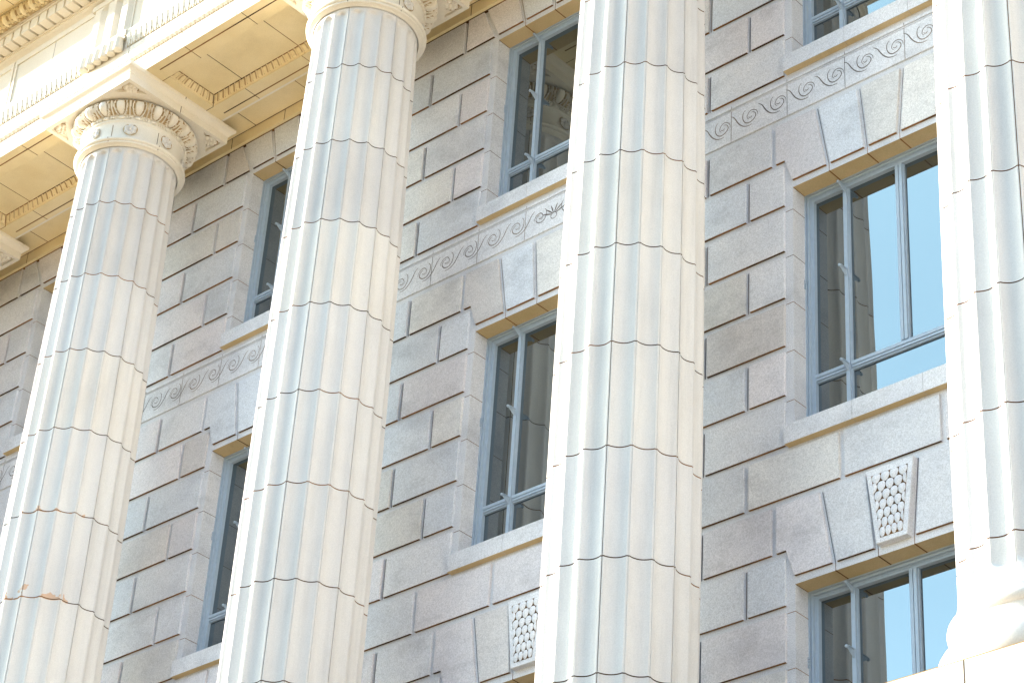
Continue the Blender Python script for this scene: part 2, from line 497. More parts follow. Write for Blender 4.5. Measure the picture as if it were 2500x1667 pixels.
def scroll_strip(b):
    s = MB()
    xa = bayx(b) - (P - W) / 2; xb = xa + P
    # band face slightly proud, with a bead line cut in
    s.slab([(xa, 0.862), (xb, 0.862), (xb, 1.150), (xa, 1.150)], 0.004, -0.013, 0.002)
    s.slab([(xa, 1.158), (xb, 1.158), (xb, 1.168), (xa, 1.168)], 0.004, -0.010, 0.002)
    s.slab([(xa, 1.176), (xb, 1.176), (xb, 1.200), (xa, 1.200)], 0.004, -0.013, 0.002)
    zc = 1.015
    for i in range(-6, 6):
        cx_ = bayx(b) + W / 2 + (i + 0.5) * NSC
        sg = 1 if cx_ > XC else -1
        if abs(cx_ - XC) < NSC:       # palmette in the very middle
            continue
        cx_ += 0.0 * sg
        for k, st in enumerate(SC):
            pts = [(cx_ + sg * p.x, -0.013, zc + p.y) for p in smooth_pts(st)]
            s.stroke(pts, 0.0085 if k < 2 else 0.0065, 'y', 0.0015, mat=1)
    if b == 2:
        for sg in (-1, 1):
            for st in (SC[1], SC[2], SC[3]):
                pts = [(XC + sg * (0.14 + p.x * 0.9), -0.013, zc - 0.005 + p.y * 0.9) for p in smooth_pts(st)]
                s.stroke(pts, 0.0075, 'y', 0.0015, mat=1)
            for a in (15, 40, 65):
                pts = [(XC + sg * t * math.sin(R(a)) * (1 + 0.3 * t / 0.1), -0.013, zc - 0.03 + t * math.cos(R(a))) for t in (0.02, 0.04, 0.06, 0.08, 0.1)]
                s.stroke(pts, 0.012, 'y', 0.0015, mat=1)
        pts = [(XC + 0.03 * math.sin(R(a)), -0.013, zc - 0.04 + 0.03 * math.cos(R(a))) for a in range(0, 361, 24)]
        s.stroke(pts, 0.006, 'y', 0.0015, mat=1, taper=False)
    j = P / 6
    for i in range(6):
        xx = xa + (i + 0.41) * j
        s.box(xx - 0.002, xx + 0.002, -0.0142, 0.0, 0.863, 1.149, mat=1, skip='k')
        s.box(xx - 0.002, xx + 0.002, -0.0142, 0.0, 1.177, 1.199, mat=1, skip='k')
    o = s.build('carved_frieze', ['wall', 'line'], bld)
    return o
for b in BAYS:
    scroll_strip(b)

# ------------------------------------------------------------------ keystones of the lowest windows
def keystone():
    s = MB(); zt, zb = -2.402, -2.95
    # body
    y = -0.052
    fx = [(0.665, zb), (0.897, zb), (0.962, zt), (0.600, zt)]
    s.slab(fx, 0.004, y, 0.003, tone=(1.05, 1.05, 1.05))
    # dark ground of the carved panel with a raised shield-shaped scale pattern
    def xl(z): t = (z - zb) / (zt - zb); return 0.665 + (0.600 - 0.665) * t
    def xr(z): t = (z - zb) / (zt - zb); return 0.897 + (0.962 - 0.897) * t
    p1, p0 = -2.45, -2.915
    mg = 0.036
    s.add([(xl(p0) + mg, y - 0.0015, p0), (xr(p0) - mg, y - 0.0015, p0), (xr(p1) - mg, y - 0.0015, p1), (xl(p1) + mg, y - 0.0015, p1)], [(0, 1, 2, 3)], mat=1)
    rows = 7; rh = (p1 - p0) / rows
    for r_ in range(rows + 1):
        zc = p1 - (r_ + 0.42) * rh
        if zc < p0 - 0.01: continue
        a0 = xl(zc) + mg; a1 = xr(zc) - mg
        cw = (a1 - a0) / 4
        for k in range(-1, 5):
            cx_ = a0 + (k + 0.5 + (0.5 if r_ % 2 else 0)) * cw
            prof = [(0, -0.64), (0.22, -0.52), (0.40, -0.30), (0.475, -0.05), (0.475, 0.16), (0.40, 0.36), (0.22, 0.50), (0, 0.52), (-0.22, 0.50), (-0.40, 0.36), (-0.475, 0.16), (-0.475, -0.05), (-0.40, -0.30), (-0.22, -0.52)]
            out = [(min(max(cx_ + px * cw, a0 + 0.001), a1 - 0.001), min(max(zc + pz * rh * 0.98, p0 + 0.001), p1 - 0.001)) for px, pz in prof]
            if max(o[0] for o in out) - min(o[0] for o in out) < 0.008 or max(o[1] for o in out) - min(o[1] for o in out) < 0.01: continue
            ccx = sum(o[0] for o in out) / len(out); ccz = sum(o[1] for o in out) / len(out)
            n = len(out)
            vs = [(x_, y - 0.002, z_) for x_, z_ in out] + [(ccx + (x_ - ccx) * 0.86, y - 0.006, ccz + (z_ - ccz) * 0.86) for x_, z_ in out] + [(ccx, y - 0.008, ccz)]
            fs = [(i, (i + 1) % n, n + (i + 1) % n, n + i) for i in range(n)] + [(n + i, n + (i + 1) % n, 2 * n) for i in range(n)]
            s.add(vs, fs, tone=(1.08, 1.08, 1.08), smooth=True)
    return s.build('carved_keystone', ['wall', 'joint'], bld, sharp=50)
ks = keystone()
for b in BAYS:
    if b != 0:
        c = copy_tree(ks, bld, bayx(b))

# ------------------------------------------------------------------ window sills
def sill(st):
    s = MB(); z0 = SZ[st]; z1 = z0 + SILLH; y0 = -0.055
    for i in range(3):
        a = [-0.045, 0.505, 1.058][i]; c = [0.502, 1.055, W + 0.045][i]
        s.box(a, c, y0, 0.0, z0, z1)
        s.box(max(a, 0.0), min(c, W), 0.0, 0.22, z0 + 0.04, z1)
        s.add([(a, y0, z0 - 0.001), (a, 0.0, z0 - 0.001), (c, 0.0, z0 - 0.001), (c, y0, z0 - 0.001)], [(0, 1, 2, 3)], 2)  # bounce-tinted sheet under the sill
    for xx in (0.5035, 1.0565):
        s.box(xx - 0.0025, xx + 0.0025, y0 + 0.004, 0.2, z0 + 0.001, z1 - 0.001, mat=1)
    return s.build('window_sill', ['wall', 'joint', 'bounce_tint'], bld)
# ------------------------------------------------------------------ windows
def fin(parent, x, z):
    s = MB()
    y1 = 0.168
    # little triangular stay with a ball end, standing out of the mullion
    s.add([(x - 0.004, y1, z + 0.012), (x + 0.004, y1, z + 0.012), (x + 0.004, y1, z - 0.045), (x - 0.004, y1, z - 0.045),
           (x - 0.003, y1 - 0.075, z + 0.012), (x + 0.003, y1 - 0.075, z + 0.012), (x + 0.003, y1 - 0.075, z + 0.002), (x - 0.003, y1 - 0.075, z + 0.002)],
          [(0, 1, 5, 4), (1, 2, 6, 5), (2, 3, 7, 6), (3, 0, 4, 7), (4, 5, 6, 7)])
    s.box(x - 0.011, x + 0.011, y1 - 0.07, y1, z + 0.0125, z + 0.0165)
    n = 10
    s.grid(lambda u, v: (x + 0.012 * math.sin(v) * math.cos(u), y1 - 0.08 + 0.012 * math.sin(v) * math.sin(u), z + 0.007 + 0.012 * math.cos(v)),
           [2 * math.pi * i / n for i in range(n)], [math.pi * j / 7 for j in range(8)], closed=True, flip=True)
    return s.build('window_stay', 'frame', parent)
def window(st):
    zt = LZ[st]; zb = SZ[st] + SILLH
    s = MB()
    # stepped outer frame: (inset from reveal, y front)
    def ring(i0, i1, yf, yb):
        # jambs full height, head between them, sill rail
        s.box(i0, i1, yf, yb, zb, zt - i0); s.box(W - i1, W - i0, yf, yb, zb, zt - i0)
        s.box(i1, W - i1, yf, yb, zt - i1, zt - i0)
        s.box(i1, W - i1, yf, yb, zb, zb + (i1 - i0) * 0.4)
    ring(0.0, 0.012, 0.138, 0.24)
    ring(0.012, 0.020, 0.150, 0.24)
    ring(0.020, 0.034, 0.143, 0.24)
    ring(0.034, 0.042, 0.166, 0.24)
    ring(0.042, 0.057, 0.172, 0.24)
    o = s.build('window', 'frame', bld)
    zr = SZ[st] + 0.60           # transom
    def mull(x0, x1, z0, z1):
        q = MB()
        q.box(x0, x1, 0.186, 0.24, z0, z1)
        w_ = (x1 - x0)
        if w_ > 0.06:
            q.box(x0 + 0.010, (x0 + x1) / 2 - 0.003, 0.172, 0.186, z0, z1)
            q.box((x0 + x1) / 2 + 0.003, x1 - 0.010, 0.172, 0.186, z0, z1)
        else:
            q.box(x0 + 0.008, x1 - 0.008, 0.168, 0.186, z0, z1)
        return q.build('mullion', 'frame', o)
    mull(0.305, 0.352, zb, zt - 0.057)
    mull(W - 0.352, W - 0.305, zb, zt - 0.057)
    mull(0.744, 0.818, zr + 0.035, zt - 0.057)
    q = MB()
    for a, c in ((0.057, 0.305), (0.352, W - 0.352), (W - 0.305, W - 0.057)):
        q.box(a, c, 0.188, 0.24, zr - 0.035, zr + 0.035)
        q.box(a, c, 0.176, 0.188, zr - 0.022, zr - 0.004)
        q.box(a, c, 0.170, 0.188, zr - 0.001, zr + 0.024)
    q.build('transom', 'frame', o)
    for (a, c, z0, z1) in ((0.057, 0.305, zr + 0.035, zt - 0.057), (0.352, 0.744, zr + 0.035, zt - 0.057), (0.818, W - 0.352, zr + 0.035, zt - 0.057),
                           (W - 0.305, W - 0.057, zr + 0.035, zt - 0.057), (0.057, 0.305, zb + 0.008, zr - 0.035), (0.352, W - 0.352, zb + 0.008, zr - 0.035),
                           (W - 0.305, W - 0.057, zb + 0.008, zr - 0.035)):
        g = MB(); g.box(a, c, 0.205, 0.211, z0, z1); g.build('pane', 'glass', o)
    for xx in (0.3285, W - 0.3285):
        for z in (zt - 0.055, (zt + zr) / 2 + 0.0, zr + 0.0):
            fin(o, xx, z)
    for sg, xx in ((1, 0.004), (-1, W - 0.004)):
        h = MB(); zz = (zt + zr) / 2 - 0.03
        for dz in (0.0, 0.02, 0.04, 0.06):
            h.box(xx - 0.004, xx + 0.012 if sg > 0 else xx + 0.004, 0.126, 0.138, zz + dz - 0.007, zz + dz + 0.007)
        h.build('hinge', 'frame', o)
    return o
for st in (0, 1, 2):
    s0 = sill(st); w0 = window(st)
    for b in BAYS:
        if b == 0: continue
        copy_tree(s0, bld, bayx(b)); copy_tree(w0, bld, bayx(b))

# ------------------------------------------------------------------ columns
def rad(z): return 0.493567 - 0.011973 * z - 0.001852 * z * z
NF = 20
ZF_T, ZF_B = 3.005, -4.20
DEP = 0.030
def shaft():
    s = MB()
    ths = []      # (theta, depth factor 0..1, material flag, lateral offset s)
    pitch = 18.0
    half = 1.05   # half fillet in degrees
    for k in range(NF):
        c = k * pitch                       # flute centre
        a0 = -9 + half; a1 = 9 - half
        nseg = 10
        for i in range(nseg + 1):
            a = a0 + (a1 - a0) * i / nseg
            u = a / (9 - half)
            ths.append((c + a, u, False, 0.0))
        jn = (k % 20) in (1, 4, 7, 10, 13, 16, 19)
        # the little V at the arris; a wider dark joint every third one
        if jn:
            ths.append((c + 9 - 0.32, None, False, 0.0))
            ths.append((c + 9 - 0.30, None, True, 0.010))
            ths.append((c + 9 + 0.30, None, True, 0.010))
            ths.append((c + 9 + 0.32, None, False, 0.0))
        else:
            ths.append((c + 9 + 0.25, None, False, 0.0))
            ths.append((c + 9 + 0.45, None, False, 0.005))
            ths.append((c + 9 + 0.65, None, False, 0.0))
    # rings
    JH = 0.0042
    joints = [0.8 * k for k in range(-5, 4)]
    zs = []
    z = ZF_B - 0.10
    base_rings = [ZF_B - 0.128 + 0.008 * i for i in range(0, 29)]
    top_rings = [ZF_T - 0.09 + 0.008 * i for i in range(0, 15)]
    zs += [(q, 0) for q in base_rings] + [(q, 0) for q in top_rings]
    for j in joints:
        if j < ZF_B: continue
        zs += [(j - JH, 0), (j - JH + 0.0005, 1), (j + JH - 0.0005, 1), (j + JH, 0)]
        for d in (0.27, 0.53):
            if j + d < ZF_T - 0.1: zs.append((j + d, 0))
    # bottom to first joint and top above the last
    zs = sorted(set((round(a, 5), f) for a, f in zs))
    zs = [q for q in zs if not (q[0] > ZF_T + 0.025)]
    W_F = R(9 - half)
    def fn(i, j):
        th, u, dark, off = ths[i]
        z, jf = zs[j]
        r = rad(z)
        # apophyge at the top and flare at the bottom
        dt = z - (ZF_T - 0.03)
        if dt > 0: r += 0.9 * dt * dt / 0.09 * 0.09 / 0.09 * 0.12
        db = (ZF_B + 0.03) - z
        if db > 0: r += db * db * 0.9
        d = 0
        if u is not None:
            # half round flute ends
            hw = 0.9 * r * W_F
            sl = u * hw
            cap = math.sqrt(max(hw * hw - sl * sl, 0))
            kt = (ZF_T - hw + cap - z) / 0.022
            kb = (z - (ZF_B + hw - cap)) / 0.022
            k = max(0.0, min(1.0, kt, kb))
            k = k * k * (3 - 2 * k)
            d = DEP * (1 - u * u) * k
            if abs(u) < 0.999: d += 0.002 * k
        else:
            d = off if (z < ZF_T and z > ZF_B) or dark else 0
        if jf: d += 0.007
        t = R(th)
        return ((r - d) * math.sin(t), -(r - d) * math.cos(t), z)
    nt_ = len(ths); nz = len(zs)
    pts = [fn(i, j) for i in range(nt_) for j in range(nz)]
    o = len(s.v)
    s.v += pts
    for i in range(nt_):
        i2 = (i + 1) % nt_
        for j in range(nz - 1):
            dark = (ths[i][2] and ths[i2][2]) or (zs[j][1] or zs[j + 1][1])
            s.f.append([i * nz + j, i2 * nz + j, i2 * nz + j + 1, i * nz + j + 1])
            s.m.append(1 if dark else 0); s.t.append((1, 1, 1)); s.sm.append(True)
    return s

def torus_prof(r0, z0, rr, n=10, a0=-90, a1=90):
    return [(r0 + rr * math.cos(R(a0 + (a1 - a0) * i / n)), z0 + rr * math.sin(R(a0 + (a1 - a0) * i / n))) for i in range(n + 1)]

def ovolo_height(u, t):
    """egg-and-dart relief: u in -1..1 across one repeat, t 0 bottom .. 1 top"""
    rho = math.sqrt((u / 0.46) ** 2 + ((t - 0.60) / 0.50) ** 2)
    h = 0.0
    if rho < 1: h = 0.80 * (1 - rho ** 3) ** 0.5 + 0.05
    # shell round the egg
    r2 = math.sqrt((u / 0.68) ** 2 + ((t - 0.62) / 0.66) ** 2)
    if 0.88 < r2 < 1.10 and rho > 1.02:
        h = max(h, 0.72 * math.sin(math.pi * (r2 - 0.88) / 0.22) ** 0.6)
    # dart
    w = 1 - abs(u)
    ww = 0.13 * min(1, 0.35 + t)
    if w < ww and r2 > 1.14:
        h = max(h, 0.60 * (1 - w / ww) ** 0.6)
    if t > 0.97: h = max(h, 0.5)
    return h

def capital():
    s = MB()
    # apophyge, astragals, neck, annulet
    prof = [(0.452, 3.02), (0.462, 3.028), (0.478, 3.034)] + torus_prof(0.488, 3.047, 0.012, 6) + torus_prof(0.497, 3.076, 0.019, 8)
    prof += [(0.488, 3.096), (0.478, 3.10), (0.466, 3.108), (0.460, 3.13), (0.458, 3.18), (0.459, 3.24), (0.463, 3.28), (0.470, 3.296)]
    prof += [(0.476, 3.298), (0.478, 3.304), (0.478, 3.312), (0.470, 3.316), (0.474, 3.352), (0.492, 3.356)]
    s.lathe(prof, n=120)
    # bead and reel row
    nb = 20
    for k in range(nb):
        for (a, hl, rr) in ((0, 0.030, 0.0165), (6.6, 0.008, 0.0165), (9.0, 0.008, 0.0165), (11.4, 0.008, 0.0165)):
            th = R(k * 18 + a - 0)
            cx_, cy_ = 0.480 * math.sin(th), -0.480 * math.cos(th)
            tx, ty = math.cos(th), math.sin(th)
            nx, ny = math.sin(th), -math.cos(th)
            def f(u, v, cx_=cx_, cy_=cy_, tx=tx, ty=ty, nx=nx, ny=ny, hl=hl, rr=rr):
                L_ = hl * math.cos(v); q = rr * math.sin(v) ** (0.6 if hl > 0.02 else 1)
                return (cx_ + tx * L_ + nx * q * math.cos(u), cy_ + ty * L_ + ny * q * math.cos(u), 3.334 + q * math.sin(u))
            s.grid(f, [2 * math.pi * i / 8 for i in range(8)], [math.pi * j / 6 for j in range(7)], closed=True)
    # egg and dart echinus
    nu = 20 * 26; nt_ = 26
    def fe(i, j):
        th = 2 * math.pi * i / nu
        t = j / (nt_ - 1)
        u = ((i / 26 + 0.5) % 1.0) * 2 - 1
        r = 0.500 + 0.098 * math.sin(R(90 * t)) ** 1.0
        z = 3.352 + 0.132 * (1 - math.cos(R(90 * t)))*0.55 + 0.132 * t * 0.45
        h = ovolo_height(u, t) * 0.056 * (0.75 + 0.25 * t)
        nx_, nz_ = math.cos(R(70 * t - 5)) , -math.sin(R(70 * t + 10)) * 0.7
        nr = Vector((max(nx_, 0.25), nz_)).normalized()
        rr = r - 0.034 + h * nr.x; zz = z + h * nr.y
        return (rr * math.sin(th), -rr * math.cos(th), zz)
    k0 = len(s.f)
    s.grid(fe, range(nu), range(nt_), closed=True)
    q = k0
    for i in range(nu):
        for j in range(nt_ - 1):
            u = (((i + 0.5) / 26 + 0.5) % 1.0) * 2 - 1
            if ovolo_height(u, (j + 0.5) / (nt_ - 1)) < 0.03: s.m[q] = 1  # shade tone painted into the hollows around the eggs
            q += 1
    return s.build('capital', ['cream', 'grime_and_shade'], None, sharp=60)

def rosette(name, R0, petals, relief, parent, mat='column'):
    """flat flower in the local xz plane facing -y"""
    s = MB(); nr, na = 12, 60
    def f(i, j):
        a = 2 * math.pi * i / na; t = j / nr
        lob = 0.5 + 0.5 * math.cos(petals * a)
        r = R0 * t * (0.88 + 0.12 * lob)
        if t < 0.24: h = 1.0 * math.sqrt(max(0, 1 - (t / 0.24) ** 2)) * 0.9 + 0.25
        else:
            q = (t - 0.24) / 0.76
            h = (0.25 + 0.75 * math.sin(math.pi * min(q * 1.0, 1)) ) * (0.45 + 0.55 * lob ** 0.5) * (1 if t < 0.97 else 0.3)
        if j == nr: h = -0.3
        return (r * math.sin(a), -relief * h, r * math.cos(a))
    s.grid(f, range(na), range(nr + 1), closed=True, flip=True)
    s.lathe([(0.0, 0.0), (R0 * 1.06, 0.0)], n=24, mat=1)  # dark disc behind the flower, painted shade that outlines the petals
    s.v = s.v[:-48] + [(x, -0.001, y) for x, y, z in s.v[-48:]]
    return s.build(name, [mat, 'grime_and_shade'], parent, sharp=60)

def abacus():
    s = MB(); h = 0.603; z0 = 3.488
    # underside with four sunk triangular corner panels
    outer = [(-h, -h), (h, -h), (h, h), (-h, h)]
    q = h - 0.04; rr = 0.655
    a0 = math.degrees(math.acos(q / rr))
    holes = []
    for k in range(4):
        pts = [(q, q)]
        n = 10
        aa = a0 + 1.5
        arc = [(rr * math.cos(R(90 - aa - (90 - 2 * aa) * i / n)), rr * math.sin(R(90 - aa - (90 - 2 * aa) * i / n))) for i in range(n + 1)]
        pts = [(q, q), (arc[0][0], q)] + arc[1:-1] + [(q, arc[-1][1])]
        c, s_ = math.cos(R(90 * k)), math.sin(R(90 * k))
        holes.append([(x * c - y * s_, x * s_ + y * c) for x, y in pts])
    loops = [outer] + holes
    flat = [p for lp in loops for p in lp]
    tri = tessellate_polygon([[Vector((x, y, 0)) for x, y in lp] for lp in loops])
    fs = []
    for t in tri:
        a, b_, c = (Vector(flat[i]) for i in t)
        cr = (b_.x - a.x) * (c.y - a.y) - (b_.y - a.y) * (c.x - a.x)
        fs.append(t if cr < 0 else (t[0], t[2], t[1]))
    s.add([(x, y, z0) for x, y in flat], fs)
    for hl in holes:
        n = len(hl)
        s.add([(x, y, z0) for x, y in hl] + [(x, y, z0 + 0.03) for x, y in hl],
              [(i, (i + 1) % n, n + (i + 1) % n, n + i) for i in range(n)] + [tuple(range(n, 2 * n))[::-1]])
        # dark weathering line at the bottom of the sunk edge
    # fascia and cyma moulding
    prof = [(h, z0), (h, 3.564), (h + 0.006, 3.567), (h + 0.006, 3.573), (h + 0.010, 3.582), (h + 0.020, 3.596), (h + 0.032, 3.606), (h + 0.044, 3.613), (h + 0.050, 3.622), (h + 0.050, 3.6497)]
    for a, b_ in zip(prof[:-1], prof[1:]):
        for k in range(4):
            c, s_ = math.cos(R(90 * k)), math.sin(R(90 * k))
            vs = [(-a[0], -a[0], a[1]), (a[0], -a[0], a[1]), (b_[0], -b_[0], b_[1]), (-b_[0], -b_[0], b_[1])]
            s.add([(x * c - y * s_, x * s_ + y * c, z) for x, y, z in vs], [(0, 1, 2, 3)])
    # joints: one on the front, one on the east side
    for (x, y, dx, dy) in ((-0.10, -h, 1, 0), (h, 0.02, 0, 1)):
        s.box(x - 0.003 * dx - 0.0015 * dy - 0.0 , x + 0.003 * dx + 0.0015 * dy, y - 0.003 * dy - 0.0015 * dx, y + 0.003 * dy + 0.0015 * dx, z0 + 0.001, 3.563, mat=1)
        s.box(x - 0.003 * dx + 0.048 * dy, x + 0.003 * dx + 0.0515 * dy, y - 0.003 * dy - 0.0515 * dx, y + 0.003 * dy - 0.048 * dx, 3.625, 3.649, mat=1)
    return s.build('abacus', ['cream', 'joint'], None)

def cbase():
    s = MB()
    zb = ZST
    prof = [(0.50, -4.325), (0.540, -4.325), (0.541, -4.350)]
    prof += torus_prof(0.536, -4.395, 0.042, 10, 90, -90)
    prof += [(0.545, -4.432), (0.545, -4.440), (0.538, -4.462), (0.538, -4.485), (0.548, -4.510), (0.560, -4.530), (0.572, -4.536), (0.572, -4.548)]
    prof += [(0.572 + 0.100 * math.cos(R(a)) * 0.72, -4.655 + 0.105 * math.sin(R(a))) for a in range(90, -91, -15)]
    s.lathe(prof, n=120, flip=True)
    return s.build('column_base', ['column'], None)

CX1 = W / 2 + P / 2
sh = shaft()
col0 = sh.build('column', ['column', 'drum_joint'], bld, sharp=40, loc=(CX1, -D, 0))
cap = capital(); cap.parent = col0
for j in (0,):
    pass
# fine joints through the neck
jn = MB()
for a in (27, 81, 135, 189, 243, 297, 351):
    th = R(a)
    for (r0, za, zb_) in ((0.4605, 3.12, 3.29),):
        t0 = R(a - 0.35); t1 = R(a + 0.35)
        jn.add([(r0 * math.sin(t0), -r0 * math.cos(t0), za), (r0 * math.sin(t1), -r0 * math.cos(t1), za), ((r0 + .001) * math.sin(t1), -(r0 + .001) * math.cos(t1), zb_), ((r0 + .001) * math.sin(t0), -(r0 + .001) * math.cos(t0), zb_)], [(0, 1, 2, 3)])
    for (r0, za) in ((0.5012, 3.047), (0.5172, 3.076)):
        t0 = R(a - 0.3); t1 = R(a + 0.3)
        jn.add([(r0 * math.sin(t0), -r0 * math.cos(t0), za - 0.008), (r0 * math.sin(t1), -r0 * math.cos(t1), za - 0.008), (r0 * math.sin(t1), -r0 * math.cos(t1), za + 0.008), (r0 * math.sin(t0), -r0 * math.cos(t0), za + 0.008)], [(0, 1, 2, 3)])
jo = jn.build('neck_joint', 'joint', col0)
ros = None
for k in range(8):
    th = R(3 + 45 * k)
    if ros is None:
        ros = rosette('neck_rosette', 0.064, 6, 0.022, col0); o = ros
    else:
        o = ros.copy(); col.objects.link(o); o.parent = col0
    o.location = (0.463 * math.sin(th), -0.463 * math.cos(th), 3.208)
    o.rotation_euler = (R(-3), 0, th)
aba = abacus(); aba.parent = col0
cr = None
for k in range(4):
    sx, sy = ((1, -1), (1, 1), (-1, 1), (-1, -1))[k]
    if cr is None:
        cr = rosette('corner_rosette', 0.074, 8, 0.030, col0, 'cream'); o = cr
    else:
        o = cr.copy(); col.objects.link(o); o.parent = col0
    o.location = (sx * 0.488, sy * 0.488, 3.512)
    o.rotation_euler = (R(90), 0, R(20 * k))
cb = cbase(); cb.parent = col0
for k in COLS:
    if k == 1: continue
    copy_tree(col0, bld, (k - 1) * P)
col0['label'] = 'farthest full column with rust stains above two of its joints'

# ------------------------------------------------------------------ stylobate and podium
s = MB()
s.box(X0, X1, -1.5, 0.0, ZST - 0.30, ZST, tone=(1, 1, 1), skip='k')
s.box(X0, X1, -1.494, -0.02, GZ + 0.6, ZST - 0.3045)
s.box(X0, X1, -1.56, -0.02, GZ, GZ + 0.595)
x = X0 + 0.45
i = 0
while x < X1:
    s.box(x - 0.003, x + 0.003, -1.5015, -1.49, ZST - 0.299, ZST - 0.001, mat=1, skip='k')
    x += 0.78
for r_ in range(1, 16):
    z = ZST - 0.30 - r_ * 0.4
    if z < GZ + 0.7: break
    s.box(X0, X1, -1.4955, -1.48, z - 0.003, z + 0.003, mat=1, skip='k')
    x = X0 + 0.45 + (0.39 if r_ % 2 else 0)
    while x < X1:
        s.box(x - 0.003, x + 0.003, -1.4955, -1.48, z + 0.004, z + 0.396, mat=1, skip='k')
        x += 1.56
s.build('stylobate', ['cream', 'joint'], bld)
s = MB()
s.box(X0, X1, -1.49, 0.0, ZST, ZST + 0.012, skip='b')  # unseen floor, added so warm light bounces onto the undersides
s.build('added_warm_floor', 'ground', bld)
s = MB()
s.box(X0 - 1.5, X0, -1.5, 0.0, GZ, 3.65, skip='')  # unseen end walls, added to keep low sun off the porch wall
s.box(X1, X1 + 1.2, -1.5, 0.0, GZ, 3.65, skip='')
s.build('added_end_wall', ['cream', 'joint'], bld)

# ------------------------------------------------------------------ entablature
YF, YK = -1.31, -0.355
ZS, ZC = 3.65, 3.735
def relief_x(s, x0, x1, step, seg, prof, hfun, amp, mat=0, ground=None):
    """moulding along x: prof(t)->(y,z,ny,nz); relief hfun(u,t)"""
    n = max(2, int((x1 - x0) / step)); st = (x1 - x0) / n
    tt = [j / 12 for j in range(13)]
    xs = range(n * seg + 1)
    def f(i, t):
        y, z, ny, nz = prof(t)
        u = ((i / seg) % 1.0) * 2 - 1
        h = hfun(u, t) * amp
        return (x0 + i * st / seg, y + ny * h, z + nz * h)
    k0 = len(s.f)
    s.grid(f, xs, tt, mat, flip=False)
    if ground is not None:
        q = k0
        for i in range(len(xs) - 1):
            for j in range(12):
                u = (((i + 0.5) / seg) % 1.0) * 2 - 1
                if hfun(u, (j + 0.5) / 12) < 0.03: s.m[q] = ground
                q += 1
def leaf_h(u, t):
    # pointed leaf with a midrib, tips hanging down
    w = 0.92 * (max(t, 0.0) ** 0.55)
    a = abs(u)
    h = 0
    if a < w: h = 0.55 * (1 - (a / max(w, 1e-3)) ** 2) + 0.25
    if a < 0.10: h -= 0.35
    if a > 0.8: h = max(h, 0.45 * (1 - t))
    return h

arch = MB()
XA, XB = X0 - 1.5, X1 + 1.2
# fascias
arch.box(XA, XB, YF, YF + 0.12, ZS, 3.852, skip='tkb')
arch.box(XA, XB, YF - 0.026, YF + 0.12, 3.880, 4.052, skip='k')
arch.box(XA, XB, YF - 0.045, YF + 0.12, 4.205, 4.275, skip='k')
arch.box(XA, XB, YF - 0.020, YF + 0.12, 4.052, 4.205, skip='tbk')
RX0, RX1 = -4.2, 9.0
relief_x(arch, RX0, RX1, 0.062, 6, lambda t: (YF - 0.002 - 0.026 * t, 3.852 + 0.028 * t, -0.8, -0.6), leaf_h, 0.006, ground=2)
for a_, c_ in ((XA, RX0), (RX1, XB)):
    arch.box(a_, c_, YF - 0.012, YF + 0.1, 3.852, 3.880, skip='k')
# leaf band, interrupted by the guttae above each column
segs = []
cxs = [CX1 + (k - 1) * P for k in COLS]
prev = XA
for cx_ in cxs:
    segs.append((prev, cx_ - 0.32)); prev = cx_ + 0.32
segs.append((prev, XB))
for a_, c_ in segs:
    relief_x(arch, a_, c_, 0.074, 8, lambda t: (YF - 0.028 - 0.020 * t ** 2, 4.066 + 0.138 * t, -0.95, -0.3), leaf_h, 0.012, ground=2)
# vertical joints in the fascias
j = X0 + 0.3
for k in range(-2, 7):
    for dx in (0.42, 1.17, 1.92, 2.67):
        xx = CX1 + (k - 1) * P - 0.05 + dx
        if xx < XB:
            arch.box(xx - 0.002, xx + 0.002, YF - 0.0015, YF, ZS + 0.001, 3.85, mat=1, skip='k')
            arch.box(xx - 0.002, xx + 0.002, YF - 0.0275, YF - 0.02, 3.882, 4.05, mat=1, skip='k')
# inner (wall side) face and backing of the beam
arch.box(XA, XB, YK - 0.02, YK, ZS + 0.0005, 4.4, skip='')
arch.build('architrave', ['cream', 'joint', 'grime_and_shade'], bld)

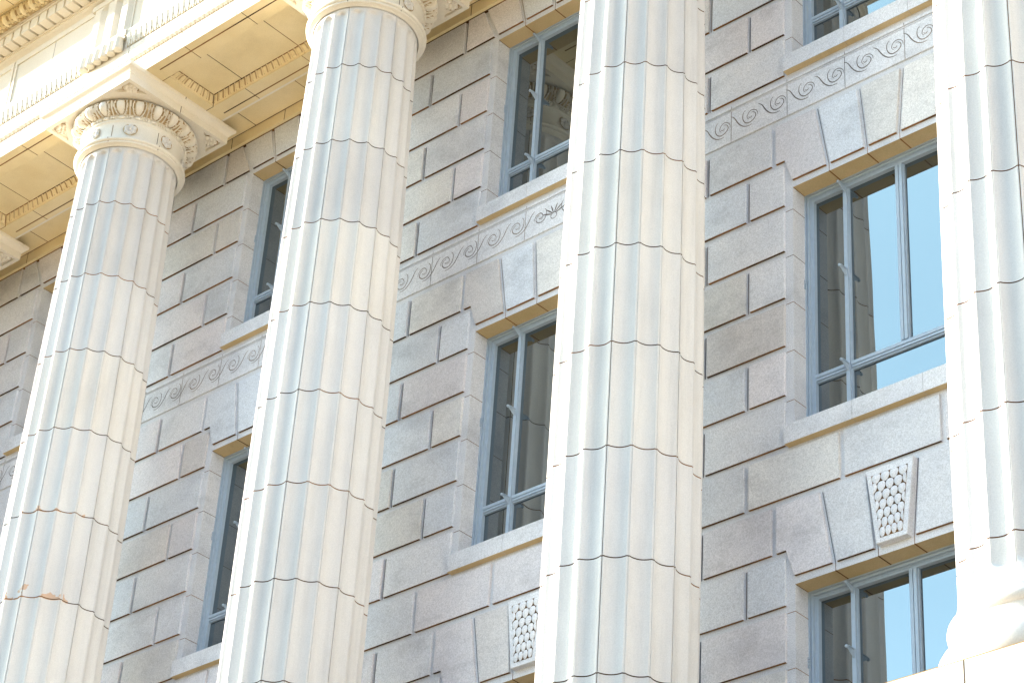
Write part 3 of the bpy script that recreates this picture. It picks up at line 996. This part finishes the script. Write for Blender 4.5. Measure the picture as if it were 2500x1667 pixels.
# soffit of the beam: flat borders, sunk panel with carved moulding per bay
def soffit_bay(b):
    s = MB()
    cx_ = bayx(b) + W / 2
    a, c = cx_ - 0.80, cx_ + 0.80       # outer edge of the moulded panel
    x0, x1 = cx_ - P / 2, cx_ + P / 2
    y0, y1 = YF + 0.001, YK - 0.021
    o0, o1 = -1.105, -0.562
    mw = 0.052; zi = 3.732
    z = ZS
    def q(xa, xb, ya, yb, zz, mat=0):
        s.add([(xa, ya, zz), (xa, yb, zz), (xb, yb, zz), (xb, ya, zz)], [(0, 1, 2, 3)], mat)
    q(x0, a, y0, y1, z); q(c, x1, y0, y1, z); q(a, c, y0, o0, z); q(a, c, o1, y1, z)
    q(a + mw, c - mw, o0 + mw, o1 - mw, zi)
    # vertical lip then carved ovolo
    def mould(p0, p1, inn, n):
        # p0->p1 along edge, inn inward unit normal
        L_ = (Vector(p1) - Vector(p0)).length
        rep = max(3, round(L_ / 0.075)); seg = 8
        d = (Vector(p1) - Vector(p0)) / L_
        inn = Vector(inn)
        def f(i, t):
            along = L_ * i / (rep * seg)
            ww = mw * (t ** 1.0)
            lo, hi = ww, L_ - ww
            al = lo + (hi - lo) * along / L_
            u = ((i / seg) % 1) * 2 - 1
            h = (0.5 if abs(u) < 0.62 and 0.15 < t < 0.85 else 0.0) + (0.35 if abs(u) > 0.85 else 0)
            h *= 0.020
            pos = Vector(p0) + d * al + inn * (ww + h * 0.7)
            zz = z + 0.012 + (zi - z - 0.012) * math.sin(R(90 * t)) - h * 0.7
            return (pos.x, pos.y, zz)
        k0 = len(s.f)
        s.grid(f, range(rep * seg + 1), [j / 8 for j in range(9)], 0, smooth=False, flip=True)
        for i in range(rep * seg):
            for j in range(8):
                u = (((i + 0.5) / seg) % 1) * 2 - 1
                if 0.62 < abs(u) < 0.85 and 0.1 < j / 8 < 0.9: s.m[k0 + i * 8 + j] = 2  # shade tone painted into the gaps of the moulding
        p0v, p1v = Vector(p0), Vector(p1)
        s.add([(p0v.x, p0v.y, z), (p1v.x, p1v.y, z), (p1v.x, p1v.y, z + 0.012), (p0v.x, p0v.y, z + 0.012)], [(3, 2, 1, 0)])
    mould((a, o0), (c, o0), (0, 1), 0)
    mould((c, o0), (c, o1), (-1, 0), 0)
    mould((c, o1), (a, o1), (0, -1), 0)
    mould((a, o1), (a, o0), (1, 0), 0)
    # dark outline of the sunk panel, grooves and joints
    w = 0.0035
    e = 0.0015
    def line(xa, ya, xb, yb, zz, w=w):
        if abs(xb - xa) > abs(yb - ya):
            s.box(xa, xb, ya - w, yb + w, zz - e, zz + 0.001, mat=1, skip='t')
        else:
            s.box(xa - w, xb + w, ya, yb, zz - e, zz + 0.001, mat=1, skip='t')
    line(a + mw, o0 + mw, c - mw, o0 + mw, zi); line(a + mw, o1 - mw, c - mw, o1 - mw, zi, 0.005)
    line(a + mw, o0 + mw, a + mw, o1 - mw, zi, 0.004); line(c - mw, o0 + mw, c - mw, o1 - mw, zi, 0.004)
    for yy in (-1.227, -0.435):
        line(a + 0.01, yy, c - 0.01, yy, z, 0.006)
    for xx in (cx_ - 0.365, cx_ + 0.385):
        line(xx, y0, xx, o0, z, 0.0025); line(xx, o1, xx, y1, z, 0.0025)
        line(xx, o0 + mw, xx, o1 - mw, zi, 0.003)
    # mitred joint lines to the abacus
    for sx, xe in ((-1, a), (1, c)):
        for yy, dy in ((o0, -0.03), (o1, 0.03)):
            pts = [(xe - sx * mw, yy + (mw if yy == o0 else -mw), zi - 0.002), (xe + sx * 0.0, yy, z - 0.0015), (xe + sx * 0.10, yy + dy * 0.0, z - 0.0015)]
            s.stroke(pts, 0.006, 'z', 0.0005, mat=1, taper=False)
    return s.build('soffit_panel', ['soffit', 'joint', 'grime_and_shade'], bld)
sp0 = soffit_bay(0)
for b in BAYS:
    if b != 0: copy_tree(sp0, bld, bayx(b))

# ceiling of the narrow porch, and the band along the wall head
s = MB()
s.box(X0, X1, YK + 0.0005, -0.002, ZC, ZC + 0.1, skip='')
for b in list(BAYS) + [5]:
    for dx in (-0.77, 0.0):
        xx = bayx(b) + W / 2 + dx
        if X0 < xx < X1: s.box(xx - 0.003, xx + 0.003, YK + 0.001, -0.055, ZC - 0.0015, ZC, mat=1, skip='t')
s.box(X0, X1, -0.060, -0.054, ZC - 0.0018, ZC, mat=1, skip='t')
s.build('porch_ceiling', ['soffit', 'joint'], bld)
s = MB()
s.box(X0, X1, -0.050, 0.0, 3.612, ZC - 0.001, skip='k')
s.box(X0, X1, -0.020, 0.0, 3.600, 3.612, mat=1, skip='k')
for b in list(BAYS) + [5]:
    for dx in (-0.375, 0.375, -1.1, 1.1):
        xx = bayx(b) + W / 2 + dx
        if X0 < xx < X1: s.box(xx - 0.003, xx + 0.003, -0.0515, -0.05, 3.613, ZC - 0.002, mat=1, skip='k')
s.build('wall_band', ['soffit', 'joint'], bld)

# frieze
YZ = YF - 0.008
s = MB()
s.box(XA, XB, YZ, -0.3, 4.275, 4.93, skip='b')
for b in list(BAYS) + [5, -3]:
    cx_ = bayx(b) + W / 2
    for a, c in ((cx_ - 1.225, cx_ - 0.045), (cx_ + 0.045, cx_ + 1.225)):
        if a < XA or c > XB: continue
        # raised border round a plain sunk panel
        t_, w = 0.012, 0.03
        s.box(a - w, a, YZ - t_, YZ, 4.30, 4.86, skip='k'); s.box(c, c + w, YZ - t_, YZ, 4.30, 4.86, skip='k')
        s.box(a, c, YZ - t_, YZ, 4.80, 4.86, skip='k'); s.box(a, c, YZ - t_, YZ, 4.275, 4.30, skip='k')
        s.box((a + c) / 2 - 0.002, (a + c) / 2 + 0.002, YZ - 0.0015, YZ, 4.302, 4.798, mat=1, skip='k')
s.build('frieze', ['cream', 'line'], bld)

def triglyph():
    s = MB(); w = 0.30; y = YF - 0.052; z0, z1 = 4.277, 4.86
    # plan outline of the glyphs
    pl = [(-w, YZ), (-w, y + 0.03), (-w + 0.045, y), (-w + 0.135, y), (-0.095, y + 0.05), (-0.055, y), (0.055, y), (0.095, y + 0.05), (w - 0.135, y), (w - 0.045, y), (w, y + 0.03), (w, YZ)]
    n = len(pl)
    vs = [(x, yy, z0) for x, yy in pl] + [(x, yy, z1 - 0.10) for x, yy in pl] + [(x, y if abs(x) < w - 0.001 else yy, z1 - 0.06) for x, yy in pl]
    fs = []
    for k in range(2):
        for i in range(n - 1): fs.append((k * n + i, k * n + i + 1, (k + 1) * n + i + 1, (k + 1) * n + i))
    fs.append(tuple(range(n))[::-1])
    s.add(vs, fs)
    s.box(-w - 0.006, w + 0.006, y - 0.008, YZ, z1 - 0.06, z1, skip='k')
    # taenia with regula
    s.box(-w - 0.01, w + 0.01, YF - 0.062, YF - 0.045, 4.205, 4.275, skip='k')
    s.box(-w - 0.002, w + 0.002, YF - 0.055, YF - 0.02, 4.180, 4.205, skip='kt')
    o = s.build('triglyph', 'cream', bld, loc=(CX1, 0, 0))
    g0 = None
    for i in range(6):
        xx = -w + 0.05 + i * (2 * w - 0.1) / 5
        if g0 is None:
            q = MB()
            q.lathe([(0.0, 4.045 + 0.0), (0.040, 4.045), (0.046, 4.055), (0.046, 4.075), (0.036, 4.185)], n=18)
            q.m = [0] * len(q.m)
            g0 = q.build('gutta', 'cream', o); g0.location = (xx, YF - 0.070, 0)
        else:
            g = g0.copy(); col.objects.link(g); g.parent = o; g.location = (xx, YF - 0.070, 0)
    return o
t0 = triglyph()
for k in COLS:
    if k != 1: copy_tree(t0, bld, (k - 1) * P)

# cornice: crown of the frieze, dentils, egg and dart, corona
s = MB()
def sweep(prof, x0=XA, x1=XB, mat=0):
    for (y0, z0), (y1, z1) in zip(prof[:-1], prof[1:]):
        s.add([(x0, y0, z0), (x1, y0, z0), (x1, y1, z1), (x0, y1, z1)], [(0, 1, 2, 3)], mat)
cy = [(YZ, 4.862), (YZ - 0.010, 4.862), (YZ - 0.012, 4.872), (YZ - 0.030, 4.885), (YZ - 0.050, 4.895), (YZ - 0.062, 4.908), (YZ - 0.064, 4.925), (YZ - 0.082, 4.925), (YZ - 0.084, 4.932), (YZ - 0.06, 4.932), (YZ - 0.06, 5.052), (-1.525, 5.052), (-1.532, 5.060), (-1.532, 5.076), (-1.545, 5.080)]
sweep(cy)
def eprof(t):
    a = R(90 * t)
    return (-1.545 - 0.105 * math.sin(a), 5.080 + 0.100 * (1 - math.cos(a)), -0.75, -0.66)
ERX0, ERX1 = -4.2, 7.0
relief_x(s, ERX0, ERX1, 0.135, 14, eprof, ovolo_height, 0.034, mat=4, ground=3)
for a_, c_ in ((XA, ERX0), (ERX1, XB)):
    sweep([(eprof(t)[0], eprof(t)[1]) for t in (0, 0.25, 0.5, 0.75, 1.0)], a_, c_)
YCO = -2.02
sweep([(-1.650, 5.180), (-1.672, 5.184), (-1.672, 5.200), (YCO + 0.03, 5.200)], mat=4)
sweep([(YCO + 0.03, 5.200), (YCO + 0.03, 5.165), (YCO, 5.165), (YCO, 5.30), (YCO - 0.03, 5.31), (YCO - 0.05, 5.34), (YCO - 0.10, 5.40), (YCO - 0.11, 5.46), (-0.3, 5.60)])
x = X0
while x < X1:
    s.box(x - 0.003, x + 0.003, YCO + 0.031, -1.673, 5.1985, 5.200, mat=1, skip='t')
    s.box(x - 0.002, x + 0.002, -1.5335, -1.53, 5.061, 5.075, mat=1, skip='k')
    x += 0.98
s.build('cornice', ['cream', 'joint', 'line', 'grime_and_shade', 'soffit'], bld)
# dentils
d0 = None
nd = 0
x = CX1 - 0.135 * 34 + 0.02
while x < CX1 + 0.135 * 40:
    if d0 is None:
        q = MB(); q.box(-0.052, 0.052, -1.516, YZ - 0.061, 4.934, 5.050, skip='k')
        d0 = q.build('dentil', 'cream', bld, loc=(x, 0, 0))
    else:
        o = d0.copy(); col.objects.link(o); o.parent = bld; o.location = (x, 0, 0)
    nd += 1
    x += 0.135
# unseen roof slab, added to keep the sun out of the building
s = MB()
s.box(XA, XB, -0.3, 12, 4.935, 5.59, skip='')
s.box(XA, XB, YB + 0.001, 12, GZ, 4.93, skip='t')
s.build('sun_block_roof', ['cream', 'joint'], bld)
print('dentils', nd, 'objects', len(bpy.data.objects))
